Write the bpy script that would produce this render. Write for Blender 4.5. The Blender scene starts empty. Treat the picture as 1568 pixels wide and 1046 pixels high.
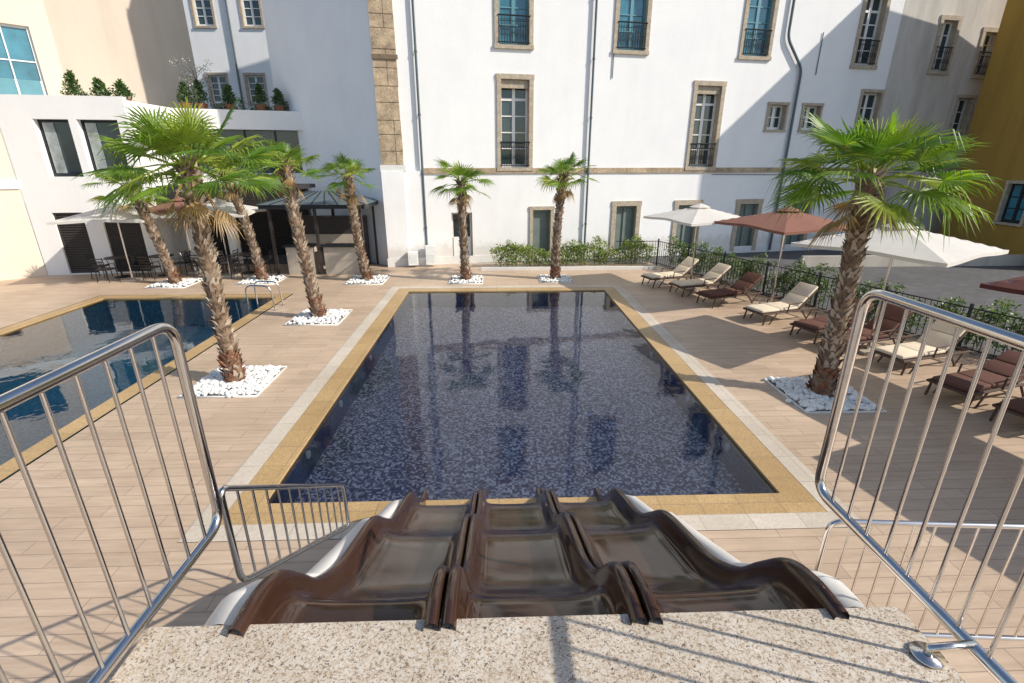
import bpy, math, random
from mathutils import Vector as V
R=math.radians
scene=bpy.context.scene
# ---------------------------------------------------------------- materials
def newmat(name):
    m=bpy.data.materials.new(name); m.use_nodes=True
    nt=m.node_tree; nt.nodes.clear()
    o=nt.nodes.new('ShaderNodeOutputMaterial')
    return m,nt,o
def N(nt,t,**k):
    n=nt.nodes.new(t)
    for a,b in k.items(): setattr(n,a,b)
    return n
def ramp(nt,fac,stops):
    r=N(nt,'ShaderNodeValToRGB'); e=r.color_ramp.elements
    while len(e)<len(stops): e.new(0.5)
    for i,(p,c) in enumerate(stops): e[i].position=p; e[i].color=(c[0],c[1],c[2],1)
    nt.links.new(fac,r.inputs[0]); return r.outputs[0]
def noise(nt,vec,scale,detail=4,rough=.6):
    n=N(nt,'ShaderNodeTexNoise'); n.inputs['Scale'].default_value=scale
    n.inputs['Detail'].default_value=detail; n.inputs['Roughness'].default_value=rough
    nt.links.new(vec,n.inputs['Vector']); return n.outputs['Fac']
def bump(nt,h,strength,dist,p):
    b=N(nt,'ShaderNodeBump'); b.inputs['Strength'].default_value=strength; b.inputs['Distance'].default_value=dist
    nt.links.new(h,b.inputs['Height']); nt.links.new(b.outputs[0],p.inputs['Normal'])
def simple(name,col,rough=.6,var=.15,scale=3,bmp=0,bscale=60,metal=0,coat=0,spec=.5,fine=0):
    m,nt,o=newmat(name); p=N(nt,'ShaderNodeBsdfPrincipled')
    tc=N(nt,'ShaderNodeTexCoord').outputs['Object']
    f=noise(nt,tc,scale,6)
    a=[c*(1-var) for c in col]; b=[min(1,c*(1+var)) for c in col]
    c=ramp(nt,f,[(.3,a),(.7,b)])
    if fine:
        f2=noise(nt,tc,fine,2); mx=N(nt,'ShaderNodeMix',data_type='RGBA',blend_type='MULTIPLY')
        mx.inputs[0].default_value=.6
        c2=ramp(nt,f2,[(.35,(.6,.6,.6)),(.65,(1.2,1.2,1.2))])
        nt.links.new(c,mx.inputs[6]); nt.links.new(c2,mx.inputs[7]); c=mx.outputs[2]
    nt.links.new(c,p.inputs['Base Color'])
    p.inputs['Roughness'].default_value=rough; p.inputs['Metallic'].default_value=metal
    p.inputs['Coat Weight'].default_value=coat; p.inputs['Specular IOR Level'].default_value=spec
    if bmp: bump(nt,noise(nt,tc,bscale,3),bmp,.02,p)
    nt.links.new(p.outputs[0],o.inputs[0]); return m
def plaster(name,col,streak=.12,base=False):
    m,nt,o=newmat(name); p=N(nt,'ShaderNodeBsdfPrincipled'); tc=N(nt,'ShaderNodeTexCoord').outputs['Object']
    mp=N(nt,'ShaderNodeMapping'); mp.inputs['Scale'].default_value=(1.2,1.2,.2); nt.links.new(tc,mp.inputs[0])
    f=noise(nt,mp.outputs[0],1.1,6,.65); g=noise(nt,tc,.7,5)
    c=ramp(nt,f,[(.3,[x*(1-streak) for x in col]),(.55,col)])
    d=ramp(nt,g,[(.3,(.95,.95,.96)),(.6,(1,1,1))])
    mx=N(nt,'ShaderNodeMix',data_type='RGBA',blend_type='MULTIPLY'); mx.inputs[0].default_value=1
    nt.links.new(c,mx.inputs[6]); nt.links.new(d,mx.inputs[7]); out=mx.outputs[2]
    if base:
        # rising damp / splash grime close to the ground
        sx=N(nt,'ShaderNodeSeparateXYZ'); nt.links.new(tc,sx.inputs[0])
        ad=N(nt,'ShaderNodeMath',operation='MULTIPLY_ADD'); nt.links.new(noise(nt,tc,3,5,.7),ad.inputs[0]); ad.inputs[1].default_value=-1.2; nt.links.new(sx.outputs[2],ad.inputs[2])
        r=ramp(nt,ad.outputs[0],[(0,(.82,.79,.75)),(.35,(1,1,1))])
        m3=N(nt,'ShaderNodeMix',data_type='RGBA',blend_type='MULTIPLY'); m3.inputs[0].default_value=1
        nt.links.new(out,m3.inputs[6]); nt.links.new(r,m3.inputs[7]); out=m3.outputs[2]
    nt.links.new(out,p.inputs['Base Color'])
    p.inputs['Roughness'].default_value=.85; p.inputs['Specular IOR Level'].default_value=.2
    bump(nt,noise(nt,tc,14,5),.2,.02,p)
    nt.links.new(p.outputs[0],o.inputs[0]); return m
def bricky(name,c1,c2,mort,w,h,ms,rough=.6,rot=0,off=.5,grain=None,bmp=.3,gs=6,lo=(.8,.78,.76),hi=(1.1,1.1,1.1)):
    m,nt,o=newmat(name); p=N(nt,'ShaderNodeBsdfPrincipled'); tc=N(nt,'ShaderNodeTexCoord').outputs['Object']
    mp=N(nt,'ShaderNodeMapping'); mp.inputs['Rotation'].default_value=(0,0,rot); nt.links.new(tc,mp.inputs[0])
    b=N(nt,'ShaderNodeTexBrick'); b.offset=off
    b.inputs['Scale'].default_value=1; b.inputs['Brick Width'].default_value=w; b.inputs['Row Height'].default_value=h
    b.inputs['Mortar Size'].default_value=ms; b.inputs['Color1'].default_value=(*c1,1); b.inputs['Color2'].default_value=(*c2,1); b.inputs['Mortar'].default_value=(*mort,1)
    nt.links.new(mp.outputs[0],b.inputs['Vector'])
    mg=N(nt,'ShaderNodeMapping'); mg.inputs['Scale'].default_value=grain or (1,1,1); nt.links.new(mp.outputs[0],mg.inputs[0])
    f=noise(nt,mg.outputs[0],gs,6,.7); d=ramp(nt,f,[(.3,lo),(.7,hi)])
    f3=noise(nt,tc,.6,5); d3=ramp(nt,f3,[(.35,(.86,.84,.82)),(.65,(1.04,1.04,1.04))])
    mx=N(nt,'ShaderNodeMix',data_type='RGBA',blend_type='MULTIPLY'); mx.inputs[0].default_value=.9
    nt.links.new(b.outputs['Color'],mx.inputs[6]); nt.links.new(d,mx.inputs[7])
    m2=N(nt,'ShaderNodeMix',data_type='RGBA',blend_type='MULTIPLY'); m2.inputs[0].default_value=1
    nt.links.new(mx.outputs[2],m2.inputs[6]); nt.links.new(d3,m2.inputs[7])
    nt.links.new(m2.outputs[2],p.inputs['Base Color']); p.inputs['Roughness'].default_value=rough
    bp=N(nt,'ShaderNodeBump'); bp.invert=True; bp.inputs['Strength'].default_value=bmp; bp.inputs['Distance'].default_value=.01
    nt.links.new(b.outputs['Fac'],bp.inputs['Height']); nt.links.new(bp.outputs[0],p.inputs['Normal'])
    nt.links.new(p.outputs[0],o.inputs[0]); return m
def granite(name,stops,scale=90):
    m,nt,o=newmat(name); p=N(nt,'ShaderNodeBsdfPrincipled'); tc=N(nt,'ShaderNodeTexCoord').outputs['Object']
    nz=N(nt,'ShaderNodeTexNoise'); nz.inputs['Scale'].default_value=60; nt.links.new(tc,nz.inputs['Vector'])
    vm=N(nt,'ShaderNodeVectorMath',operation='MULTIPLY_ADD'); vm.inputs[1].default_value=(.03,.03,.03); nt.links.new(nz.outputs['Color'],vm.inputs[0]); nt.links.new(tc,vm.inputs[2])
    v=N(nt,'ShaderNodeTexVoronoi'); v.inputs['Scale'].default_value=scale; nt.links.new(vm.outputs[0],v.inputs['Vector'])
    sp=N(nt,'ShaderNodeSeparateColor'); nt.links.new(v.outputs['Color'],sp.inputs[0])
    c=ramp(nt,sp.outputs[0],stops)
    d=ramp(nt,noise(nt,tc,5,6,.7),[(.3,(.82,.78,.72)),(.7,(1.06,1.06,1.06))])
    mx=N(nt,'ShaderNodeMix',data_type='RGBA',blend_type='MULTIPLY'); mx.inputs[0].default_value=1
    nt.links.new(c,mx.inputs[6]); nt.links.new(d,mx.inputs[7]); nt.links.new(mx.outputs[2],p.inputs['Base Color'])
    p.inputs['Roughness'].default_value=.65; bump(nt,sp.outputs[0],.15,.003,p)
    nt.links.new(p.outputs[0],o.inputs[0]); return m
def mosaic(name,stops,size):
    m,nt,o=newmat(name); p=N(nt,'ShaderNodeBsdfPrincipled'); tc=N(nt,'ShaderNodeTexCoord').outputs['Object']
    ad=N(nt,'ShaderNodeVectorMath',operation='ADD'); ad.inputs[1].default_value=(.0113,.0077,.0091); nt.links.new(tc,ad.inputs[0])
    s=N(nt,'ShaderNodeVectorMath',operation='SNAP'); s.inputs[1].default_value=(size,size,size); nt.links.new(ad.outputs[0],s.inputs[0])
    w=N(nt,'ShaderNodeTexWhiteNoise'); nt.links.new(s.outputs[0],w.inputs['Vector'])
    n=noise(nt,s.outputs[0],9,2); mm=N(nt,'ShaderNodeMath',operation='MULTIPLY_ADD'); 
    nt.links.new(w.outputs['Value'],mm.inputs[0]); mm.inputs[1].default_value=.55
    sc=N(nt,'ShaderNodeMath',operation='MULTIPLY'); sc.inputs[1].default_value=.5; nt.links.new(n,sc.inputs[0]); nt.links.new(sc.outputs[0],mm.inputs[2])
    c=ramp(nt,mm.outputs[0],stops)
    nt.links.new(c,p.inputs['Base Color']); p.inputs['Roughness'].default_value=.35
    nt.links.new(p.outputs[0],o.inputs[0]); return m
def water(name,tint,bs=2.2,bd=.008,ior=1.33):
    m,nt,o=newmat(name); tc=N(nt,'ShaderNodeTexCoord').outputs['Object']
    t=N(nt,'ShaderNodeBsdfTransparent'); t.inputs[0].default_value=(*tint,1)
    g=N(nt,'ShaderNodeBsdfGlossy'); g.inputs['Roughness'].default_value=.015; g.inputs[0].default_value=(1,1,1,1)
    fr=N(nt,'ShaderNodeFresnel'); fr.inputs[0].default_value=ior
    b=N(nt,'ShaderNodeBump'); b.inputs['Strength'].default_value=.5; b.inputs['Distance'].default_value=bd
    nt.links.new(noise(nt,tc,bs,3,.5),b.inputs['Height']); nt.links.new(b.outputs[0],g.inputs['Normal']); nt.links.new(b.outputs[0],fr.inputs['Normal'])
    mx=N(nt,'ShaderNodeMixShader'); nt.links.new(fr.outputs[0],mx.inputs[0]); nt.links.new(t.outputs[0],mx.inputs[1]); nt.links.new(g.outputs[0],mx.inputs[2])
    nt.links.new(mx.outputs[0],o.inputs[0]); return m
def leafmat(name,col,tr=.35):
    m,nt,o=newmat(name); tc=N(nt,'ShaderNodeTexCoord').outputs['Object']
    c=ramp(nt,noise(nt,tc,5,3),[(.3,[x*.65 for x in col]),(.7,[x*1.3 for x in col])])
    p=N(nt,'ShaderNodeBsdfPrincipled'); p.inputs['Roughness'].default_value=.45
    t=N(nt,'ShaderNodeBsdfTranslucent'); nt.links.new(c,p.inputs['Base Color'])
    mt=N(nt,'ShaderNodeMix',data_type='RGBA',blend_type='MULTIPLY'); mt.inputs[0].default_value=1; mt.inputs[7].default_value=(1.6,1.7,.6,1)
    nt.links.new(c,mt.inputs[6]); nt.links.new(mt.outputs[2],t.inputs[0])
    mx=N(nt,'ShaderNodeMixShader'); mx.inputs[0].default_value=tr
    nt.links.new(p.outputs[0],mx.inputs[1]); nt.links.new(t.outputs[0],mx.inputs[2]); nt.links.new(mx.outputs[0],o.inputs[0]); return m

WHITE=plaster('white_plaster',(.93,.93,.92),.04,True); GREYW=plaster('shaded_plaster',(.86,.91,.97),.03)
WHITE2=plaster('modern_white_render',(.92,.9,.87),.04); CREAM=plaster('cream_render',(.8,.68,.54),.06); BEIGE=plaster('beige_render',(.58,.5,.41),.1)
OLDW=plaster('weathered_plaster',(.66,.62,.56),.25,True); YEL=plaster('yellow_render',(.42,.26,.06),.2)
STONE=simple('sandstone',(.48,.37,.25),.88,.4,2.6,.7,25,fine=18); STONE2=simple('window_stone',(.5,.42,.32),.88,.2,6,.4,40,fine=30)
JOINT=simple('mortar_joint',(.2,.15,.1),.9,.2)
PALESTONE=simple('pale_stone',(.76,.75,.72),.85,.06,4,.15,30)
GLASS=simple('window_glass',(.035,.06,.07),.04,.3,.6,spec=.9); GLASSD=simple('dark_glass',(.02,.022,.024),.05,.3,.5,spec=.7)
GLASS_SKY=simple('sky_tinted_glass',(.05,.2,.27),.05,.35,1.2,spec=.9); CURT=simple('curtained_glass',(.3,.33,.33),.08,.5,1.7,spec=.9)  # first glass has the blue sky reflection put into its base colour
FRAMEW=simple('painted_wood_white',(.85,.86,.84),.5,.05); TEAL=simple('teal_shutter',(.12,.3,.36),.5,.1); GREENG=simple('grey_green_door',(.16,.2,.18),.6,.12)
IRON=simple('wrought_iron',(.02,.025,.03),.5,.1,metal=.3); PIPE=simple('painted_downpipe',(.1,.13,.15),.45,.1)
STEEL=simple('stainless_steel',(.66,.63,.6),.16,.08,9,metal=1); LOUV=simple('brown_louver',(.045,.035,.032),.55,.15)
DECK=bricky('wood_look_tile',(.6,.46,.34),(.52,.395,.29),(.33,.25,.19),1.2,.2,.005,.5,0,.33,(.25,2.2,1),.2)
GROUND=bricky('grey_paving',(.13,.13,.135),(.10,.10,.105),(.07,.07,.07),.4,.2,.008,.8)
TAN=bricky('golden_stone_coping',(.56,.39,.19),(.49,.335,.155),(.34,.25,.15),.5,.5,.006,.45,0,0,gs=45,lo=(.6,.56,.5),hi=(1.2,1.2,1.25))
STRIP=bricky('pale_stone_strip',(.66,.59,.5),(.6,.53,.44),(.4,.35,.3),.6,.6,.005,.6,0,0,gs=30)
GRAN=granite('granite',[(0,(.12,.1,.09)),(.13,(.36,.28,.2)),(.34,(.52,.42,.31)),(.7,(.62,.57,.5))],170)
MOS=mosaic('blue_mosaic',[(.15,(.05,.042,.105)),(.40,(.125,.11,.185)),(.54,(.28,.26,.33)),(.68,(.66,.65,.68)),(.85,(.9,.89,.9))],.035)
MOSB=mosaic('blue_wall_mosaic',[(.1,(.02,.035,.1)),(.5,(.05,.085,.21)),(.8,(.13,.18,.34))],.035)
MOST=mosaic('teal_mosaic',[(.1,(.03,.22,.31)),(.5,(.06,.34,.44)),(.85,(.18,.5,.58))],.045)
WAT=water('pool_water',(.94,.95,.98),ior=1.33); WATT=water('teal_pool_water',(.78,.94,.97))
def slidemat():
    m,nt,o=newmat('brown_fibreglass'); p=N(nt,'ShaderNodeBsdfPrincipled'); tc=N(nt,'ShaderNodeTexCoord').outputs['Object']
    mp=N(nt,'ShaderNodeMapping'); mp.inputs['Scale'].default_value=(3,.9,1); nt.links.new(tc,mp.inputs[0])
    f=noise(nt,mp.outputs[0],2.0,5,.6)
    nt.links.new(ramp(nt,f,[(.3,(.036,.016,.01)),(.62,(.05,.024,.016)),(.85,(.072,.04,.028))]),p.inputs['Base Color'])
    rr=ramp(nt,f,[(.3,(.09,.09,.09)),(.8,(.2,.2,.2))]); nt.links.new(rr,p.inputs['Roughness'])
    p.inputs['Specular IOR Level'].default_value=.45
    nt.links.new(p.outputs[0],o.inputs[0]); return m
SLIDE=slidemat()
FLANK=simple('white_fibreglass',(.82,.79,.74),.35,.06,2)
G1=leafmat('palm_green_a',(.15,.25,.025)); G2=leafmat('palm_green_b',(.09,.18,.022)); G3=leafmat('palm_green_c',(.27,.33,.045)); DEAD=leafmat('dead_frond',(.36,.23,.1),.15)
B1=leafmat('shrub_green_a',(.09,.16,.04),.25); B2=leafmat('shrub_green_b',(.2,.27,.08),.25); B3=leafmat('shrub_dark',(.03,.065,.024),.15); FL=leafmat('blossom',(.65,.5,.48),.2)
TR1=simple('trunk_fibre',(.22,.15,.1),.95,.35,14,.6,40); TR2=simple('trunk_boot_pale',(.45,.37,.29),.9,.25,20); TR3=simple('trunk_red',(.22,.1,.055),.95,.3,20)
PEB=simple('white_pebble',(.84,.83,.8),.7,.1,8); CUSH=simple('cream_cushion',(.74,.64,.5),.9,.06,5,.1,50); CUSB=simple('brown_cushion',(.12,.05,.035),.85,.12,5,.1,50)
WOODB=simple('brown_wicker',(.08,.045,.03),.7,.2,30,.3,120)
CANW=leafmat('white_canvas',(.66,.64,.6),.3); CANB=leafmat('terracotta_canvas',(.3,.12,.085),.2); CANR=leafmat('maroon_canvas',(.13,.04,.035),.2)
for cm,tc_ in ((CANW,(.85,.83,.78)),(CANB,(.3,.14,.1)),(CANR,(.13,.04,.035))):
    nt=cm.node_tree
    for n in nt.nodes:
        if n.type=='VALTORGB':
            n.color_ramp.elements[0].color=(*[x*.93 for x in tc_],1); n.color_ramp.elements[1].color=(*tc_,1)
        if n.type=='MIX': n.inputs[7].default_value=(.95,.88,.78,1)
        if n.type=='BSDF_PRINCIPLED': n.inputs['Roughness'].default_value=.9
WPLAST=simple('white_plastic',(.8,.9,.88),.4,.05); POT=simple('terracotta_pot',(.25,.1,.05),.8,.15); COUNTER=simple('counter_stone',(.5,.43,.35),.5,.1)
BARK=simple('bark',(.25,.22,.19),.9,.2)

# ---------------------------------------------------------------- mesh builder
class MB:
    def __init__(s): s.v=[]; s.f=[]; s.m=[]; s.mats=[]
    def mi(s,m):
        if m not in s.mats: s.mats.append(m)
        return s.mats.index(m)
    def add(s,vs,fs,m):
        b=len(s.v); s.v.extend([tuple(x) for x in vs]); k=s.mi(m)
        for f in fs: s.f.append([b+i for i in f]); s.m.append(k)
    def hexa(s,p,m):
        s.add(p,[(0,3,2,1),(4,5,6,7),(0,1,5,4),(1,2,6,5),(2,3,7,6),(3,0,4,7)],m)
    def box(s,a,b,m):
        x0,y0,z0=a;x1,y1,z1=b
        s.hexa([(x0,y0,z0),(x1,y0,z0),(x1,y1,z0),(x0,y1,z0),(x0,y0,z1),(x1,y0,z1),(x1,y1,z1),(x0,y1,z1)],m)
    def lbox(s,F,s0,s1,n0,n1,z0,z1,m):
        s.hexa([F(s0,n1,z0),F(s1,n1,z0),F(s1,n0,z0),F(s0,n0,z0),F(s0,n1,z1),F(s1,n1,z1),F(s1,n0,z1),F(s0,n0,z1)],m)
    def tube(s,path,r,m,seg=8,cap=True):
        path=[V(p) for p in path]; n=len(path); rs=r if isinstance(r,(list,tuple)) else [r]*n
        t0=(path[1]-path[0]).normalized(); u=t0.orthogonal().normalized(); vs=[]
        for i,p in enumerate(path):
            if i==0: t=t0
            elif i==n-1: t=(path[i]-path[i-1]).normalized()
            else: t=((path[i]-path[i-1]).normalized()+(path[i+1]-path[i]).normalized()).normalized()
            u=(u-t*u.dot(t)).normalized(); w=t.cross(u)
            for k in range(seg):
                a=2*math.pi*k/seg; vs.append(p+(u*math.cos(a)+w*math.sin(a))*rs[i])
        fs=[(i*seg+k,i*seg+(k+1)%seg,(i+1)*seg+(k+1)%seg,(i+1)*seg+k) for i in range(n-1) for k in range(seg)]
        if cap: fs+=[tuple(range(seg))[::-1],tuple(range((n-1)*seg,n*seg))]
        s.add(vs,fs,m)
    def grid(s,P,us,vs,holes,m):
        us=sorted(set([round(x,5) for x in us]+[round(h[i],5) for h in holes for i in (0,1)]))
        vv=sorted(set([round(x,5) for x in vs]+[round(h[i],5) for h in holes for i in (2,3)]))
        pts=[P(a,b) for b in vv for a in us]; nu=len(us); fs=[]
        for j in range(len(vv)-1):
            for i in range(nu-1):
                cu=(us[i]+us[i+1])/2; cv=(vv[j]+vv[j+1])/2
                if any(h[0]<cu<h[1] and h[2]<cv<h[3] for h in holes): continue
                fs.append((j*nu+i,j*nu+i+1,(j+1)*nu+i+1,(j+1)*nu+i))
        s.add(pts,fs,m)
    def obj(s,name,parent=None,smooth=False,bevel=0):
        me=bpy.data.meshes.new(name); me.from_pydata(s.v,[],s.f)
        for m in s.mats: me.materials.append(m)
        for p,k in zip(me.polygons,s.m):
            p.material_index=k; p.use_smooth=smooth
        me.update(); o=bpy.data.objects.new(name,me); scene.collection.objects.link(o)
        if parent: o.parent=parent
        if bevel:
            b=o.modifiers.new('b','BEVEL'); b.width=bevel; b.segments=3; b.limit_method='ANGLE'
        return o
def empty(name,loc=(0,0,0)):
    e=bpy.data.objects.new(name,None); scene.collection.objects.link(e); e.empty_display_size=.2; return e
def fillet(pts,r,n=6):
    pts=[V(p) for p in pts]; out=[pts[0]]
    for i in range(1,len(pts)-1):
        a,b,c=pts[i-1],pts[i],pts[i+1]; d1=(a-b).normalized(); d2=(c-b).normalized()
        p0=b+d1*r; p1=b+d2*r
        for k in range(n+1):
            t=k/n; out.append(p0*(1-t)**2+b*2*t*(1-t)+p1*t*t)
    out.append(pts[-1]); return out
def frame(O,D):
    O=V((O[0],O[1],0)); D=V((D[0],D[1],0)).normalized(); Nn=V((D.y,-D.x,0))
    return lambda s,n,z: O+D*s+Nn*n+V((0,0,z))

# ---------------------------------------------------------------- ground, deck
PX0,PX1,PY0,PY1=-2.93,3.62,5.18,16.03
LX0,LX1,LY0,LY1=-12.4,-7.0,1.5,15.45
TW,SW=.38,.30
g=MB(); g.grid(lambda a,b:(a,b,-.004),[-300,300],[-300,300],[(PX0-TW-SW-.01,PX1+TW+SW+.01,PY0-.66,PY1+TW+SW+.01),(LX0-.4,LX1+.4,LY0-.4,LY1+.4)],GROUND); g.obj('ground')
d=MB(); d.grid(lambda a,b:(a,b,.004),[-19.5,6.6],[-7,20.9],[(PX0-TW-SW,PX1+TW+SW,PY0-.65,PY1+TW+SW),(LX0-.38,LX1+.38,LY0-.38,LY1+.38)],DECK)
fx=lambda y:9.3+.375*(13.2-y)
d.add([(6.6,-7,.004),(fx(-7),-7,.004),(6.62,20.35,.004),(6.6,20.35,.004)],[(0,1,2,3)],DECK); d.obj('pool_deck')

def pool(name,x0,x1,y0,y1,tan,strip,zf,mf,mw,wm,near=None):
    e=empty(name); tn,sn=near or (tan,strip)
    c=MB()
    H=[(x0,x1,y0,y1)]
    c.grid(lambda a,b:(a,b,.008),[x0-tan,x1+tan],[y0-tn,y1+tan],H,TAN)
    for (a,b) in (((x0,y0),(x1,y0)),((x1,y0),(x1,y1)),((x1,y1),(x0,y1)),((x0,y1),(x0,y0))):
        c.add([(*a,.008),(*b,.008),(*b,-.12),(*a,-.12)],[(0,1,2,3)],TAN)
    c.obj('coping',e)
    if strip:
        c=MB(); c.grid(lambda a,b:(a,b,.011),[x0-tan-strip,x1+tan+strip],[y0-tn-sn,y1+tan+strip],[(x0-tan,x1+tan,y0-tn,y1+tan)],STRIP); c.obj('edging_strip',e)
    b=MB(); b.add([(x0,y0,zf),(x1,y0,zf),(x1,y1,zf),(x0,y1,zf)],[(0,1,2,3)],mf)
    for (a,q) in (((x0,y0),(x1,y0)),((x1,y0),(x1,y1)),((x1,y1),(x0,y1)),((x0,y1),(x0,y0))):
        b.add([(*a,-.12),(*q,-.12),(*q,zf),(*a,zf)],[(0,1,2,3)],mw)
    b.obj('basin',e)
    w=MB(); w.add([(x0,y0,-.03),(x1,y0,-.03),(x1,y1,-.03),(x0,y1,-.03)],[(0,1,2,3)],wm); w.obj('water',e)
    return e
ZF=-.55
P=pool('swimming_pool',PX0,PX1,PY0,PY1,TW,SW,ZF,MOS,MOSB,WAT,near=(.38,.27))
q=MB()
for (x,y) in ((-2.0,5.6),(2.75,5.6)):
    q.box((x-.15,y-.12,ZF),(x+.15,y+.12,ZF+.012),WPLAST)
    for k in range(6): q.box((x-.13,y-.1+k*.035,ZF+.012),(x+.13,y-.085+k*.035,ZF+.018),FRAMEW)
for y in (6.6,8.3,10.6,13):
    for x,sg in ((PX0,1),(PX1,-1)):
        q.tube([(x+sg*.002,y,-.2),(x+sg*.03,y,-.2)],.065,WPLAST,14)
q.obj('grates_and_inlets',P)
P2=pool('lap_pool',LX0,LX1,LY0,LY1,.34,0,-.95,MOST,MOST,WATT)
l=MB()
for y in (13.9,14.45):
    l.tube(fillet([(LX1-.15,y,-.93),(LX1-.15,y,.75),(LX1+.55,y,.72),(LX1+.6,y,.0)],.2),.021,STEEL,10)
    l.tube([(LX1+.6,y,.008),(LX1+.6,y,.02)],.05,STEEL,12)
for z in (-.25,-.55,-.85): l.box((LX1-.2,13.9,z),(LX1-.1,14.45,z+.03),STEEL)
l.obj('pool_ladder',smooth=False)

# ---------------------------------------------------------------- windows
def surround(mb,F,s0,s1,z0,z1,w,m,proud=.05,sill=True):
    mb.lbox(F,s0-w,s0,.002,proud,z0,z1,m); mb.lbox(F,s1,s1+w,.002,proud,z0,z1,m)
    mb.lbox(F,s0-w-.02,s1+w+.02,.002,proud+.005,z1,z1+w*1.05,m)
    if sill: mb.lbox(F,s0-w-.02,s1+w+.02,.002,proud+.03,z0-w*.8,z0,m)
def window(mb,F,s0,s1,z0,z1,depth,cols,rows,fm=None,gm=None,rm=None,rail=False,sash=2,blind=0):
    fm=fm or FRAMEW; gm=gm or GLASS; rm=rm or STONE2
    for (a,b,c,d2) in ((s0,z0,s0,z1),(s0,z1,s1,z1),(s1,z1,s1,z0),(s1,z0,s0,z0)):
        mb.add([F(a,0,b),F(c,0,d2),F(c,-depth,d2),F(a,-depth,b)],[(0,1,2,3)],rm)
    n1=-depth+.07; n0=-depth
    mb.add([F(s0,n0+.02,z0),F(s1,n0+.02,z0),F(s1,n0+.02,z1),F(s0,n0+.02,z1)],[(0,1,2,3)],gm)
    if blind: mb.lbox(F,s0+.01,s1-.01,-.2,-.06,z1-blind,z1-.01,STONE2)
    fw=.075
    mb.lbox(F,s0,s0+fw,n0+.022,n1,z0,z1,fm); mb.lbox(F,s1-fw,s1,n0+.022,n1,z0,z1,fm)
    mb.lbox(F,s0+fw,s1-fw,n0+.022,n1,z1-fw,z1,fm); mb.lbox(F,s0+fw,s1-fw,n0+.022,n1,z0,z0+fw*1.6,fm)
    W=(s1-s0-2*fw)
    for i in range(1,cols):
        c=s0+fw+W*i/cols; ww=.06 if (sash and i*sash==cols) or (cols==2) else .02
        mb.lbox(F,c-ww,c+ww,n0+.023,n1-.005,z0+fw*1.6,z1-fw,fm)
    Hh=z1-z0-2.6*fw
    for j in range(1,rows):
        c=z0+fw*1.6+Hh*j/rows; t_=.045 if (rows==5 and j==4) else .02
        mb.lbox(F,s0+fw,s1-fw,n0+.024,n1-.012,c-t_,c+t_,fm)
    if rail:
        zt=z0+.95; y_=.06
        mb.tube([F(s0-.04,y_,zt),F(s1+.04,y_,zt)],.026,IRON,6); mb.tube([F(s0-.04,y_,z0+.08),F(s1+.04,y_,z0+.08)],.018,IRON,6); mb.tube([F(s0,y_,zt-.18),F(s1,y_,zt-.18)],.012,IRON,6)
        n=int((s1-s0)/.1)
        for i in range(0,n+1): 
            c=s0+(s1-s0)*i/n; mb.tube([F(c,y_,z0+.08),F(c,y_,zt)],.011,IRON,5)
        for i in range(n):
            c=s0+(s1-s0)*(i+.5)/n; mb.tube([F(c,y_,z0+.3),F(c+.03,y_,z0+.4),F(c,y_,z0+.5),F(c-.03,y_,z0+.4),F(c,y_,z0+.3)],.007,IRON,4)

# ---------------------------------------------------------------- main white building
A=(-4.33,20.35); D=(.985,.1724); F=frame(A,D); X2s=lambda X:(X+4.33)/.985
e=empty('white_manor_building'); HT=18
wins=[]
def W_(X,w,z0,z1,**k): s=X2s(X); wins.append((s-w/2,s+w/2,z0,z1,k))
W_(.8,1.12,3.85,7.05,cols=2,rows=5,rail=2,depth=.36,blind=.3); W_(9.0,1.12,3.85,7.05,cols=2,rows=5,rail=2,depth=.36,blind=.3)
for X in (.75,5.4,10.85): W_(X,1.15,8.2,11.2,cols=2,rows=5,rail=1,depth=.22,fm=TEAL,gm=GLASS_SKY)
W_(16.2,1.0,8.05,10.7,cols=2,rows=5,rail=1,depth=.3)
W_(20.2,.8,7.95,9.95,cols=2,rows=4,rail=1,depth=.3); W_(22.6,.75,7.85,9.6,cols=2,rows=4,rail=1,depth=.3)
W_(12.35,.85,5.4,6.4,cols=2,rows=2,depth=.3,sur=.1); W_(14.06,.85,5.4,6.4,cols=2,rows=2,depth=.3,sur=.1)
W_(17.0,1.0,5.2,7.0,cols=2,rows=3,depth=.3,sur=.12); W_(22.2,.9,5.2,6.9,cols=2,rows=3,depth=.35,sur=.12)
W_(1.95,.78,.15,2.15,cols=1,rows=1,depth=.2,gm=GREENG,fm=GREENG,sur=.14)
for X in (5.73,8.65,11.7,14.4): W_(X,.95,.1,2.25,cols=2,rows=1,depth=.2,gm=GREENG,fm=GREENG,sur=.2)
W_(18.4,1.0,1.3,2.8,cols=2,rows=3,depth=.3,sur=.12)
W_(-1.4,.85,.05,2.1,cols=1,rows=1,depth=.3,gm=GLASSD,fm=PALESTONE,sur=0)
L=33
w=MB(); Hs=[(a,b,c,d2) for a,b,c,d2,k in wins]
w.grid(lambda a,b:F(a,0,b),[0,X2s(17.6)],[0,HT],[h for h in Hs if h[1]<X2s(17.6)],WHITE)
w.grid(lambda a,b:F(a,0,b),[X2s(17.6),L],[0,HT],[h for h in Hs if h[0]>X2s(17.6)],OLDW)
B=(-9.8,24.7)
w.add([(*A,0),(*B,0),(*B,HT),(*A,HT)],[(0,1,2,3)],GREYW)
C=(-5.5,29.0); E_=F(L,-9,0)
w.add([(*B,0),(*C,0),(*C,HT),(*B,HT)],[(0,1,2,3)],WHITE)
w.add([(*C,0),(E_.x,E_.y,0),(E_.x,E_.y,HT),(*C,HT)],[(0,1,2,3)],WHITE)
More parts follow.
